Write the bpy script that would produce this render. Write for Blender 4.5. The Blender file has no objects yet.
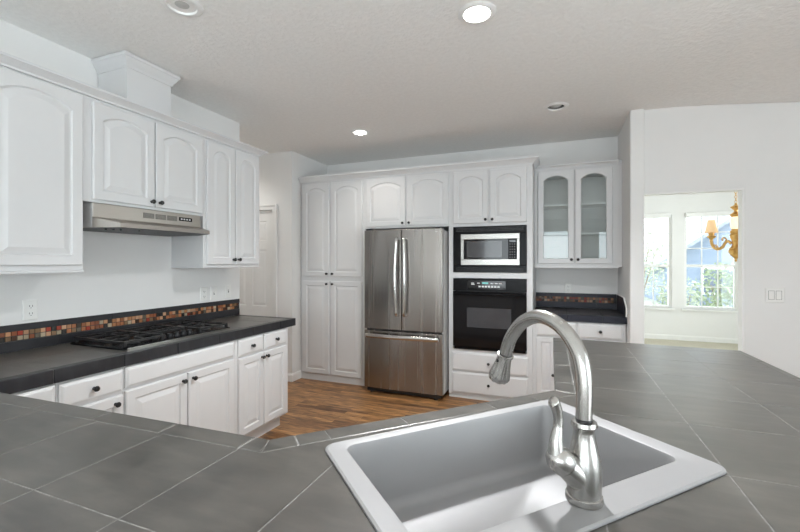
import bpy, bmesh, math, random
from mathutils import Vector, Matrix
random.seed(7)
S = bpy.context.scene
COL = S.collection
PI = math.pi

# ------------------------------------------------------------------ camera, world, sun, window light, exposure
cam_d = bpy.data.cameras.new('camera'); cam = bpy.data.objects.new('camera', cam_d); COL.objects.link(cam)
FPX = 403.0
YAW = math.atan(158 / FPX)
cam.location = (0, 0, 1.41); cam.rotation_euler = (PI / 2, 0, YAW)
cam_d.sensor_width = 36; cam_d.lens = FPX / 800 * 36; cam_d.shift_y = -4 / 800; cam_d.clip_start = .02
S.camera = cam

w = bpy.data.worlds.new('sky'); S.world = w; w.use_nodes = True
bg = w.node_tree.nodes['Background']; bg.inputs[0].default_value = (.84, .92, 1, 1); bg.inputs[1].default_value = 6.5

sd = bpy.data.lights.new('sun', 'SUN'); sd.energy = 9.0; sd.angle = .01; sd.color = (1, .96, .9)
sun = bpy.data.objects.new('sun', sd); COL.objects.link(sun)
sun.rotation_euler = Vector((-.12, -.5, -.86)).to_track_quat('-Z', 'Y').to_euler()

def area(name, loc, direction, sx, sy, power, color=(1, 1, 1)):
    d = bpy.data.lights.new(name, 'AREA'); d.shape = 'RECTANGLE'; d.size = sx; d.size_y = sy; d.energy = power; d.color = color
    o = bpy.data.objects.new(name, d); COL.objects.link(o); o.location = loc
    o.rotation_euler = Vector(direction).to_track_quat('-Z', 'Z').to_euler()
    return o
# daylight outside the rear windows, then added fill lamps at the unseen side windows
area('daylight_rear_window', (-.9, -4.75, 1.4), (0, 1, .6), 2.6, 2.0, 66, (.97, .98, 1))
area('daylight_rear_slider', (2.05, -4.75, 1.3), (0, 1, .6), 1.9, 2.2, 26, (.97, .98, 1))
area('side_fill_lamp', (3.55, .4, 1.5), (-1, 0, .8), 3.6, 1.7, 85, (.95, .97, 1))
area('dining_side_fill_lamp', (5.3, 6.4, 1.4), (-1, 0, .2), 2.2, 1.7, 170, (1, 1, 1))
# sky portals in the window openings (sampling aid only: they add no light of their own)
for px_, py_, pd_, pw_, ph_, pz_ in ((1.52, 8.57, (0, -1, 0), .8, 1.7, 1.42), (2.506, 8.57, (0, -1, 0), .8, 1.7, 1.42), (3.487, 8.57, (0, -1, 0), .8, 1.7, 1.42),
                                     (-.9, -4.47, (0, 1, 0), 2.6, 2.0, 1.4), (2.05, -4.47, (0, 1, 0), 1.9, 2.25, 1.22), (3.17, .4, (-1, 0, 0), 3.6, 1.65, 1.475), (4.97, 6.4, (-1, 0, 0), 2.2, 1.7, 1.45)):
    area('sky_portal', (px_, py_, pz_), pd_, pw_, ph_, 0).data.cycles.is_portal = True
# the two lit recessed lights in view, plus added unseen fill spots
def downlight_or_fill(x, y, power, z=2.69, color=(.98, .99, 1), spread=120):
    d = bpy.data.lights.new('downlight_or_fill', 'SPOT'); d.shadow_soft_size = .06; d.energy = power; d.color = color; d.spot_size = math.radians(spread); d.spot_blend = .7
    o = bpy.data.objects.new('downlight_or_fill', d); COL.objects.link(o); o.location = (x, y, z); return o
downlight_or_fill(-.397, 2.122, 235, spread=140); downlight_or_fill(-1.858, 3.634, 20, color=(1, .93, .84), spread=120); downlight_or_fill(-3.75, 3.45, 32, color=(1, .96, .9), spread=150)  # last one is an added fill spot for the hallway, no fixture
for x, y in ((1.7, 2.2), (-.3, -1.6), (2.0, -1.6), (-1.8, -3.2), (1.5, -3.4)): downlight_or_fill(x, y, 330 if y > 0 else 290)  # added fill spots out of view, without fixtures

S.view_settings.view_transform = 'Standard'; S.view_settings.look = 'None'
S.view_settings.gamma = 1; S.view_settings.use_curve_mapping = False
S.view_settings.exposure = -0.30
S.cycles.diffuse_bounces = 8; S.cycles.use_adaptive_sampling = False; S.cycles.sample_clamp_indirect = 4

# ------------------------------------------------------------------ materials
def mat(name, color, rough=.5, metal=0., spec=.5, emit=None, estr=0):
    m = bpy.data.materials.new(name); m.use_nodes = True
    b = m.node_tree.nodes['Principled BSDF']
    b.inputs['Base Color'].default_value = (*color, 1); b.inputs['Roughness'].default_value = rough
    b.inputs['Metallic'].default_value = metal; b.inputs['Specular IOR Level'].default_value = spec
    if emit: b.inputs['Emission Color'].default_value = (*emit, 1); b.inputs['Emission Strength'].default_value = estr
    return m
def N(m, t, **k):
    n = m.node_tree.nodes.new(t)
    for a, v in k.items():
        if a.startswith('i_'):
            n.inputs[a[2:].replace('_', ' ')].default_value = v
        else: setattr(n, a, v)
    return n
def L(m, a, ao, b, bi): m.node_tree.links.new(a.outputs[ao], b.inputs[bi])
def BS(m): return m.node_tree.nodes['Principled BSDF']
def noise_color(m, c1, c2, scale, detail=4, mapping=None, rough=None, bump=None, lo=.35, hi=.65):
    tc = N(m, 'ShaderNodeTexCoord'); mp = N(m, 'ShaderNodeMapping')
    if mapping: mp.inputs['Scale'].default_value = mapping
    L(m, tc, 'Object', mp, 'Vector')
    nz = N(m, 'ShaderNodeTexNoise', i_Scale=scale, i_Detail=detail, i_Roughness=.6); L(m, mp, 0, nz, 'Vector')
    cr = N(m, 'ShaderNodeValToRGB'); cr.color_ramp.elements[0].position = lo; cr.color_ramp.elements[1].position = hi
    cr.color_ramp.elements[0].color = (*c1, 1); cr.color_ramp.elements[1].color = (*c2, 1)
    L(m, nz, 'Fac', cr, 0); L(m, cr, 0, BS(m), 'Base Color')
    if rough:
        mr = N(m, 'ShaderNodeMapRange'); mr.inputs[1].default_value = .3; mr.inputs[2].default_value = .7
        mr.inputs[3].default_value = rough[0]; mr.inputs[4].default_value = rough[1]
        L(m, nz, 'Fac', mr, 0); L(m, mr, 0, BS(m), 'Roughness')
    if bump:
        bp = N(m, 'ShaderNodeBump'); bp.inputs['Strength'].default_value = bump[0]; bp.inputs['Distance'].default_value = bump[1]
        L(m, nz, 'Fac', bp, 'Height'); L(m, bp, 0, BS(m), 'Normal')
    return nz, cr, mp

M = {}
M['paint'] = mat('cabinet_paint', (.80, .80, .80), .38, spec=.4)
noise_color(M['paint'], (.675, .68, .688), (.695, .70, .705), 3)
M['wall'] = mat('wall_paint', (.78, .775, .765), .7, spec=.25)
noise_color(M['wall'], (.78, .78, .772), (.80, .798, .79), 2.2)
M['ceil'] = mat('textured_ceiling', (.74, .73, .71), .9, spec=.1)
noise_color(M['ceil'], (.87, .865, .85), (.9, .895, .88), 36, 3, bump=(.55, .012), lo=.4, hi=.6)
M['trim'] = mat('trim_paint', (.84, .84, .83), .4, spec=.4); noise_color(M['trim'], (.82, .82, .81), (.85, .85, .84), 4)
M['knob'] = mat('black_knob', (.012, .012, .013), .3); noise_color(M['knob'], (.01, .01, .011), (.018, .018, .018), 40)
M['black'] = mat('black_enamel', (.012, .012, .014), .22, spec=.1); noise_color(M['black'], (.004, .004, .005), (.008, .008, .009), 14)
M['glassblack'] = mat('black_glass', (.006, .006, .007), .06, spec=.35); noise_color(M['glassblack'], (.005, .005, .006), (.009, .009, .01), 5)
M['ovenwin'] = mat('oven_window', (.05, .05, .055), .08); noise_color(M['ovenwin'], (.045, .045, .05), (.06, .06, .065), 3)
M['dkplastic'] = mat('black_plastic', (.018, .018, .02), .4); noise_color(M['dkplastic'], (.015, .015, .017), (.024, .024, .026), 20)
M['iron'] = mat('cast_iron', (.015, .015, .016), .33); noise_color(M['iron'], (.01, .01, .011), (.024, .024, .025), 60, bump=(.15, .002))
M['plastic'] = mat('white_plastic', (.82, .82, .80), .35); noise_color(M['plastic'], (.81, .81, .79), (.83, .83, .81), 8)
M['slot'] = mat('slot_dark', (.05, .05, .05), .6); noise_color(M['slot'], (.04, .04, .04), (.06, .06, .06), 30)
M['mark'] = mat('panel_marks', (.75, .77, .78), .5); noise_color(M['mark'], (.7, .72, .74), (.8, .8, .8), 30)
M['dimmark'] = mat('dim_marks', (.16, .16, .165), .5); noise_color(M['dimmark'], (.13, .13, .135), (.2, .2, .2), 30)
M['dimsteel'] = mat('vent_grey', (.2, .19, .175), .45, .5); noise_color(M['dimsteel'], (.17, .16, .15), (.23, .22, .2), 90)
M['display'] = mat('lit_display', (.05, .2, .2), .3, emit=(.25, .8, .75), estr=.6)
M['hinge'] = mat('hinge_metal', (.25, .24, .22), .35, 1.)
def steel(name, c, rlo, rhi, scale, aniso=0.0, bump=0.0):
    m = mat(name, c, .3, 1.)
    d = tuple(v * .93 for v in c)
    noise_color(m, d, c, 1.0, 6, mapping=scale, rough=(rlo, rhi), bump=(bump, .002) if bump else None)
    if aniso:
        t = N(m, 'ShaderNodeTangent'); t.direction_type = 'RADIAL'; t.axis = 'Z'; L(m, t, 0, BS(m), 'Tangent')
        BS(m).inputs['Anisotropic'].default_value = aniso; BS(m).inputs['Anisotropic Rotation'].default_value = .25
    return m
M['fridge'] = steel('brushed_steel_fridge', (.38, .36, .342), .2, .3, (28, 28, .5), .7)
M['fridgeside'] = mat('fridge_side_grey', (.55, .55, .55), .45); noise_color(M['fridgeside'], (.52, .52, .52), (.58, .58, .58), 20)
M['hood'] = steel('brushed_steel_hood', (.46, .43, .395), .31, .42, (160, 2, 160), .0)
M['microwave'] = steel('microwave_steel', (.40, .39, .37), .25, .35, (2, 2, 120), .0)
M['sink'] = steel('satin_sink_steel', (.37, .37, .375), .5, .58, (3, 3, 3))
BS(M['sink']).inputs['Metallic'].default_value = .3
M['faucet'] = steel('brushed_nickel', (.50, .49, .47), .23, .28, (30, 30, 4))
M['chrome'] = steel('polished_handle', (.75, .74, .72), .12, .2, (5, 5, 5))
M['brass'] = mat('aged_brass', (.62, .38, .13), .32, 1.); noise_color(M['brass'], (.5, .29, .09), (.72, .46, .17), 25, rough=(.25, .45))
M['shade'] = mat('lamp_shade', (.8, .58, .36), .8, emit=(1, .62, .3), estr=.35)
M['lampglass'] = mat('lit_glass', (1, .95, .85), .3, emit=(1, .7, .36), estr=.7)
M['bulb_on'] = mat('lit_bulb', (1, 1, 1), .5, emit=(1, .96, .9), estr=40)
M['bulb_off'] = mat('unlit_bulb', (.5, .5, .48), .35); noise_color(M['bulb_off'], (.46, .46, .45), (.54, .54, .52), 9)
M['canring'] = mat('can_trim', (.86, .86, .85), .4); noise_color(M['canring'], (.84, .84, .83), (.88, .88, .87), 9)
M['canshadow'] = mat('can_shadow', (.35, .34, .33), .5); noise_color(M['canshadow'], (.12, .118, .115), (.16, .157, .153), 9)  # inside of the unlit cans, its shade put into the dark grey
M['cabinside'] = mat('cabinet_inside', (.62, .62, .62), .55); noise_color(M['cabinside'], (.6, .6, .6), (.64, .64, .64), 4)
M['carpet'] = mat('dining_carpet', (.55, .52, .42), .95); noise_color(M['carpet'], (.45, .42, .33), (.62, .58, .48), 160, bump=(.4, .004))
M['bounce_rug'] = mat('family_bounce_carpet', (.6, .59, .57), .95); noise_color(M['bounce_rug'], (.56, .55, .53), (.66, .65, .63), 160)  # unseen floor made pale to bounce light up to the ceiling
M['siding'] = mat('house_siding', (.42, .47, .55), .7); noise_color(M['siding'], (.17, .21, .29), (.22, .26, .34), 1, mapping=(1, 1, 8))
M['shingle'] = mat('house_shingle', (.45, .47, .52), .8); noise_color(M['shingle'], (.2, .22, .27), (.3, .32, .37), 6)
M['housepane'] = mat('house_pane', (.3, .34, .42), .2); noise_color(M['housepane'], (.08, .10, .14), (.12, .14, .19), 2)
M['leaf'] = mat('shrub_leaf', (.3, .38, .2), .6); noise_color(M['leaf'], (.15, .20, .11), (.28, .33, .2), 3)
M['leaf2'] = mat('tree_leaf', (.34, .42, .24), .6); noise_color(M['leaf2'], (.28, .33, .24), (.42, .45, .36), 3)
M['bark'] = mat('bark', (.25, .19, .14), .8); noise_color(M['bark'], (.2, .15, .11), (.3, .24, .18), 12)
M['ground'] = mat('lawn', (.4, .42, .34), .9); noise_color(M['ground'], (.34, .38, .26), (.48, .48, .42), 2)
M['mesh'] = mat('hood_filter', (.09, .09, .09), .5, .6); noise_color(M['mesh'], (.05, .05, .05), (.13, .13, .13), 90)
M['toe'] = M['paint']

def glass(name, fac=.07):
    m = bpy.data.materials.new(name); m.use_nodes = True; nt = m.node_tree; nt.nodes.remove(nt.nodes['Principled BSDF'])
    out = nt.nodes['Material Output']
    tr = nt.nodes.new('ShaderNodeBsdfTransparent'); tr.inputs[0].default_value = (.96, .98, .97, 1)
    gl = nt.nodes.new('ShaderNodeBsdfGlossy'); gl.inputs['Roughness'].default_value = .02
    fr = nt.nodes.new('ShaderNodeFresnel'); fr.inputs[0].default_value = 1.5
    ad = nt.nodes.new('ShaderNodeMath'); ad.operation = 'MULTIPLY_ADD'; ad.inputs[1].default_value = 1.0; ad.inputs[2].default_value = fac
    mx = nt.nodes.new('ShaderNodeMixShader'); nt.links.new(fr.outputs[0], ad.inputs[0]); nt.links.new(ad.outputs[0], mx.inputs[0])
    nt.links.new(tr.outputs[0], mx.inputs[1]); nt.links.new(gl.outputs[0], mx.inputs[2]); nt.links.new(mx.outputs[0], out.inputs[0])
    return m
M['glass'] = glass('window_glass', .0)
M['cabglass'] = glass('cabinet_glass', .02)

def tile_mat(name, c1, c2, c3, rlo, rhi, spec=.5, ior=1.5):
    m = mat(name, c1, .35, spec=spec)
    nz, cr, mp = noise_color(m, c1, c2, 5, 6, rough=(rlo, rhi), lo=.3, hi=.7)
    BS(m).inputs['IOR'].default_value = ior
    at = N(m, 'ShaderNodeAttribute', attribute_name='tone')
    mx = N(m, 'ShaderNodeMix', data_type='RGBA', blend_type='MIX')
    sc = N(m, 'ShaderNodeMath', operation='MULTIPLY'); sc.inputs[1].default_value = .6
    L(m, at, 'Fac', sc, 0); L(m, sc, 0, mx, 0)
    L(m, cr, 0, mx, 6); mx.inputs[7].default_value = (*c3, 1); L(m, mx, 2, BS(m), 'Base Color')
    # fine pale scratches / streaks of the slate-look glaze
    n2 = N(m, 'ShaderNodeTexNoise', i_Scale=1.0, i_Detail=4); mp2 = N(m, 'ShaderNodeMapping'); mp2.inputs['Scale'].default_value = (7, 26, 7)
    tc = N(m, 'ShaderNodeTexCoord'); L(m, tc, 'Object', mp2, 0); L(m, mp2, 0, n2, 'Vector')
    r2 = N(m, 'ShaderNodeMapRange'); r2.inputs[1].default_value = .45; r2.inputs[2].default_value = .75; r2.inputs[3].default_value = 0; r2.inputs[4].default_value = .32
    m3 = N(m, 'ShaderNodeMix', data_type='RGBA'); L(m, n2, 'Fac', r2, 0); L(m, r2, 0, m3, 0); L(m, mx, 2, m3, 6)
    m3.inputs[7].default_value = (*(min(1, v * 1.7) for v in c2), 1); L(m, m3, 2, BS(m), 'Base Color')
    return m
M['tile'] = tile_mat('slate_tile', (.020, .0182, .0155), (.102, .094, .082), (.074, .069, .062), .31, .37, .5, 1.9)
M['tiledark'] = tile_mat('dark_slate_tile', (.016, .016, .018), (.032, .032, .036), (.022, .022, .026), .35, .5, .35)
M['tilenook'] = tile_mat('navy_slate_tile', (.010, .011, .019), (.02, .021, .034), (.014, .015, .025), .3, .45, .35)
M['grout'] = mat('grout', (.26, .255, .245), .85); noise_color(M['grout'], (.2, .196, .19), (.32, .315, .3), 60)
M['groutdark'] = mat('dark_grout', (.03, .03, .03), .85); noise_color(M['groutdark'], (.025, .025, .025), (.04, .04, .04), 60)
m = mat('mosaic_glass', (.5, .2, .1), .25); at = N(m, 'ShaderNodeAttribute', attribute_name='tint'); L(m, at, 'Color', BS(m), 'Base Color'); M['mosaic'] = m

# wood strip floor: boards 57 mm wide along X
m = mat('oak_strip_floor', (.3, .16, .07), .35)
tc = N(m, 'ShaderNodeTexCoord'); br = N(m, 'ShaderNodeTexBrick')
br.offset = .37; br.inputs['Scale'].default_value = 1; br.inputs['Brick Width'].default_value = .55; br.inputs['Row Height'].default_value = .057
br.inputs['Mortar Size'].default_value = .0012; br.inputs['Bias'].default_value = 0
br.inputs['Color1'].default_value = (.15, .068, .026, 1); br.inputs['Color2'].default_value = (.46, .235, .092, 1); br.inputs['Mortar'].default_value = (.05, .025, .012, 1)
L(m, tc, 'Object', br, 'Vector')
mp = N(m, 'ShaderNodeMapping'); mp.inputs['Scale'].default_value = (7, 38, 1); L(m, tc, 'Object', mp, 0)
nz = N(m, 'ShaderNodeTexNoise', i_Scale=1.0, i_Detail=7); L(m, mp, 0, nz, 'Vector')
mr = N(m, 'ShaderNodeMapRange'); mr.inputs[1].default_value = .3; mr.inputs[2].default_value = .7; mr.inputs[3].default_value = .35; mr.inputs[4].default_value = 1.45; L(m, nz, 'Fac', mr, 0)
mx = N(m, 'ShaderNodeMix', data_type='RGBA', blend_type='MULTIPLY'); mx.inputs[0].default_value = 1; L(m, br, 'Color', mx, 6); L(m, mr, 0, mx, 7); L(m, mx, 2, BS(m), 'Base Color')
M['wood'] = m

# ------------------------------------------------------------------ mesh helpers
class MB:
    def __init__(s): s.v = []; s.f = []; s.col = []; s.attr = None
    def add(s, vs, fs, c=None):
        o = len(s.v); s.v += [tuple(p) for p in vs]; s.f += [[i + o for i in f] for f in fs]; s.col += [c] * len(fs); return s
    def box(s, x0, x1, y0, y1, z0, z1, c=None):
        return s.add([(x0, y0, z0), (x1, y0, z0), (x1, y1, z0), (x0, y1, z0), (x0, y0, z1), (x1, y0, z1), (x1, y1, z1), (x0, y1, z1)],
                     [(3, 2, 1, 0), (4, 5, 6, 7), (0, 1, 5, 4), (1, 2, 6, 5), (2, 3, 7, 6), (3, 0, 4, 7)], c)
    def prism(s, poly, z0, z1, c=None):          # poly in xy, counter-clockwise
        a = sum(poly[i][0] * poly[(i + 1) % len(poly)][1] - poly[(i + 1) % len(poly)][0] * poly[i][1] for i in range(len(poly)))
        if a < 0: poly = poly[::-1]
        n = len(poly)
        return s.add([(x, y, z0) for x, y in poly] + [(x, y, z1) for x, y in poly],
                     [list(range(n))[::-1], list(range(n, 2 * n))] + [(i, (i + 1) % n, (i + 1) % n + n, i + n) for i in range(n)], c)
    def loops(s, ls, cap0=True, cap1=True, closed=False):   # bridge equal-length vertex loops
        n = len(ls[0]); o = len(s.v); fs = []
        for k in range(len(ls) - 1 + (1 if closed else 0)):
            a = k * n; b = ((k + 1) % len(ls)) * n
            fs += [(a + i, a + (i + 1) % n, b + (i + 1) % n, b + i) for i in range(n)]
        if cap0 and not closed: fs.append(list(range(n))[::-1])
        if cap1 and not closed: fs.append([(len(ls) - 1) * n + i for i in range(n)])
        return s.add([p for l in ls for p in l], fs)
    def lathe(s, prof, seg=32, origin=(0, 0, 0), axis=(0, 0, 1), cap=True, flute=0):   # prof: (r, h) along axis
        q = Vector((0, 0, 1)).rotation_difference(Vector(axis)); o = Vector(origin)
        fl = lambda i, r, h: r * (1 - (.07 * min(1, max(0, (h - .012) / .02)) * (.5 + .5 * math.cos(flute * 2 * PI * i / seg)) ** 2 if flute else 0))
        ls = [[o + q @ Vector((fl(i, r, h) * math.cos(2 * PI * i / seg), fl(i, r, h) * math.sin(2 * PI * i / seg), h)) for i in range(seg)] for r, h in prof]
        return s.loops(ls, cap, cap)
    def tube(s, pts, r, seg=12, flat=None):       # r: number or list
        pts = [Vector(p) for p in pts]; n = len(pts); rs = r if isinstance(r, (list, tuple)) else [r] * n
        ls = []; up = None
        for i, p in enumerate(pts):
            t = (pts[min(i + 1, n - 1)] - pts[max(i - 1, 0)]).normalized()
            if up is None: up = t.orthogonal().normalized()
            up = (up - t * up.dot(t)).normalized(); b = t.cross(up)
            ls.append([p + (up * math.cos(2 * PI * k / seg) + b * math.sin(2 * PI * k / seg)) * rs[i] for k in range(seg)])
        return s.loops(ls)
    def bar(s, p, q, w, h):                       # rectangular bar, width horizontal, h vertical
        p = Vector(p); q = Vector(q); t = (q - p).normalized(); b = t.cross(Vector((0, 0, 1))).normalized() * w / 2; u = b.cross(t).normalized() * h / 2
        return s.loops([[c - b - u, c + b - u, c + b + u, c - b + u] for c in (p, q)])
    def build(s, name, m, parent=None, smooth=None, bevel=0, attr=None):
        me = bpy.data.meshes.new(name); me.from_pydata(s.v, [], s.f)
        if attr:
            ca = me.color_attributes.new(attr, 'FLOAT_COLOR', 'CORNER'); k = 0
            for p in me.polygons:
                c = s.col[p.index]; c = (1, 1, 1) if c is None else (c if isinstance(c, tuple) else (c, c, c))
                for _ in p.loop_indices: ca.data[k].color = (*c, 1); k += 1
        bm = bmesh.new(); bm.from_mesh(me); bmesh.ops.recalc_face_normals(bm, faces=bm.faces); bm.to_mesh(me); bm.free()
        if smooth:
            me.shade_smooth(); me.set_sharp_from_angle(angle=math.radians(smooth))
        me.materials.append(M[m] if isinstance(m, str) else m)
        o = bpy.data.objects.new(name, me); COL.objects.link(o)
        if parent: o.parent = parent
        if bevel:
            b = o.modifiers.new('bevel', 'BEVEL'); b.width = bevel; b.segments = 2; b.limit_method = 'ANGLE'; b.angle_limit = math.radians(50)
        return o
def tag(o, label=None, cat=None, group=None, kind=None):
    for k, v in (('label', label), ('category', cat), ('group', group), ('kind', kind)):
        if v: o[k] = v
    return o
def thing(name, label, cat, loc=(0, 0, 0), rz=0, group=None):
    o = bpy.data.objects.new(name, None); COL.objects.link(o); o.location = loc; o.rotation_euler = (0, 0, rz); o.empty_display_size = .05
    return tag(o, label, cat, group)
def struct(name, mb, m, **k):
    o = mb.build(name, m, **k); o['kind'] = 'structure'; return o
def copy_tree(o, parent=None):
    c = o.copy(); COL.objects.link(c)
    if parent: c.parent = parent
    for ch in list(o.children): copy_tree(ch, c)
    return c
def rrect(x0, x1, y0, y1, r, z, n=6):
    out = []
    for cx, cy, a0 in ((x1 - r, y0 + r, -PI / 2), (x1 - r, y1 - r, 0), (x0 + r, y1 - r, PI / 2), (x0 + r, y0 + r, PI)):
        for i in range(n + 1):
            a = a0 + i / n * PI / 2; out.append((cx + r * math.cos(a), cy + r * math.sin(a), z))
    return out
def sweep(path, prof):          # profile (out, z) swept along an xy polyline; 'out' is to the right of travel
    n = len(path); ls = []
    for i in range(n):
        p = Vector(path[i]); d0 = (Vector(path[i]) - Vector(path[i - 1])).normalized() if i else None
        d1 = (Vector(path[i + 1]) - Vector(path[i])).normalized() if i < n - 1 else None
        n0 = Vector((d0.y, -d0.x)) if d0 else None; n1 = Vector((d1.y, -d1.x)) if d1 else None
        if n0 is None: mv = n1
        elif n1 is None: mv = n0
        else: mv = (n0 + n1) / (1 + n0.dot(n1))
        ls.append([(p.x + mv.x * o, p.y + mv.y * o, z) for o, z in prof])
    return MB().loops(ls)
def clip(poly, n, c, keep_in=True):          # half plane n.p <= c (or >= when keep_in False)
    sg = 1 if keep_in else -1; out = []
    for i in range(len(poly)):
        a = poly[i]; b = poly[(i + 1) % len(poly)]
        da = sg * (n[0] * a[0] + n[1] * a[1] - c); db = sg * (n[0] * b[0] + n[1] * b[1] - c)
        if da <= 1e-9: out.append(a)
        if (da < -1e-9 and db > 1e-9) or (da > 1e-9 and db < -1e-9):
            t = da / (da - db); out.append((a[0] + t * (b[0] - a[0]), a[1] + t * (b[1] - a[1])))
    cl = []
    for p in out:
        if not cl or (abs(p[0] - cl[-1][0]) + abs(p[1] - cl[-1][1])) > 1e-6: cl.append(p)
    if len(cl) > 1 and abs(cl[0][0] - cl[-1][0]) + abs(cl[0][1] - cl[-1][1]) < 1e-6: cl.pop()
    return cl if len(cl) > 2 else []
def parea(p): return abs(sum(p[i][0] * p[(i + 1) % len(p)][1] - p[(i + 1) % len(p)][0] * p[i][1] for i in range(len(p)))) / 2
def clip_rect(poly, x0, x1, y0, y1):
    for n, c in (((1, 0), x1), ((-1, 0), -x0), ((0, 1), y1), ((0, -1), -y0)):
        poly = clip(poly, n, c)
        if not poly: return []
    return poly
def cut_hole(poly, planes):     # pieces of poly outside the convex region {n.p<=c}
    out = []; rest = poly
    for n, c in planes:
        p = clip(rest, n, c, False)
        if p and parea(p) > 1e-6: out.append(p)
        rest = clip(rest, n, c)
        if not rest: break
    return out

# ------------------------------------------------------------------ the setting
CEIL = 2.72
struct('floor', MB().box(-4.6, 4.1, .05, 4.1, -.1, 0).box(-4.6, .69, 4.1, 4.86, -.1, 0), 'wood')
struct('floor_family_room', MB().box(-4.6, 4.1, -4.6, .05, -.1, 0), 'bounce_rug')
struct('floor_dining', MB().box(.69, 5.1, 4.1, 8.75, -.1, 0), 'carpet')
LIGHTS = [(-.397, 2.122, True), (-1.858, 3.643, True), (-1.784, 1.507, False), (-.016, 3.643, False)]
HR = .078
def ceiling():
    q = .16; xs = {-4.6, -2.92, .69, .8, .9, 1.0, 1.1, 4.1, 5.1}; ys = {-4.6, 3.99, 4.1, 8.75}
    for x, y, _ in LIGHTS: xs |= {x - q, x + q}; ys |= {y - q, y + q}
    xs = sorted(xs); ys = sorted(ys)
    zf = lambda x, y: CEIL - (.1 * min((x - .69) ** 2 / .82, x - .895 if x > 1.05 else 9) if x > .69 and y < 4.0 else 0)
    mb = MB()
    for i in range(len(xs) - 1):
        for j in range(len(ys) - 1):
            x0, x1, y0, y1 = xs[i], xs[i + 1], ys[j], ys[j + 1]
            hit = [l for l in LIGHTS if abs((x0 + x1) / 2 - l[0]) < .02 and abs((y0 + y1) / 2 - l[1]) < .02]
            if hit:
                cx, cy = hit[0][:2]; k = 32; outer = []; inner = []
                for a in range(k):
                    t = 2 * PI * a / k; c, s_ = math.cos(t), math.sin(t); r = q / max(abs(c), abs(s_))
                    outer.append((cx + r * c, cy + r * s_, CEIL)); inner.append((cx + HR * c, cy + HR * s_, CEIL))
                mb.loops([outer, inner], False, False)
            else:
                mb.add([(x, y, zf(x, y)) for x, y in ((x0, y0), (x1, y0), (x1, y1), (x0, y1))], [(0, 1, 2, 3)])
    struct('ceiling', mb, 'ceil', smooth=20)
ceiling()
WT = 2.78
struct('wall_left', MB().box(-2.92, -2.80, -4.6, 2.99, 0, WT).box(-4.6, -2.92, 2.87, 2.99, 0, WT), 'wall')
DX0, DX1, DTOP = -3.955, -3.195, 2.04
struct('wall_hallway', MB().box(-4.6, DX0, 3.96, 4.1, 0, WT).box(DX0, DX1, 3.96, 4.1, DTOP, WT).box(DX1, -2.92, 3.96, 4.86, 0, WT).box(-4.6, -4.5, 2.99, 3.96, 0, WT), 'wall')
struct('wall_back', MB().box(-2.92, .58, 4.74, 4.86, 0, WT), 'wall')
struct('wall_pier', MB().box(.58, .69, 3.97, 4.86, 0, WT), 'wall', bevel=.012)
struct('wall_doorway', MB().box(.69, 1.392, 4.01, 4.105, 2.005, WT).box(1.392, 4.1, 4.01, 4.105, 0, WT), 'wall')
def wall_with_holes(name, axis, c0, c1, a0, a1, holes):   # axis 'x': runs along x at y c0..c1
    mb = MB(); cur = a0
    put = (lambda p, q, z0, z1: mb.box(p, q, c0, c1, z0, z1)) if axis == 'x' else (lambda p, q, z0, z1: mb.box(c0, c1, p, q, z0, z1))
    for p, q, z0, z1 in holes:
        put(cur, p, 0, WT); put(p, q, 0, z0); put(p, q, z1, WT); cur = q
    put(cur, a1, 0, WT); struct(name, mb, 'wall')
DW = [(1.125, 1.924, .57, 2.27), (2.107, 2.905, .57, 2.27), (3.088, 3.886, .57, 2.27)]  # third window is unseen, added for its light
wall_with_holes('wall_dining_far', 'x', 8.6, 8.75, .57, 5.1, DW)
struct('wall_dining_left', MB().box(.57, .69, 4.86, 8.6, 0, WT), 'wall')

RW = [(-2.2, .4, .4, 2.4), (1.1, 3.0, .1, 2.35)]
wall_with_holes('wall_rear', 'x', -4.62, -4.5, -2.8, 4.1, RW)
wall_with_holes('wall_right', 'y', 3.2, 3.32, -4.6, 4.18, [(-1.4, 2.2, .65, 2.3)])

wall_with_holes('wall_dining_right', 'y', 5.0, 5.12, 4.1, 8.6, [(5.3, 7.5, .6, 2.3)])

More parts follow.
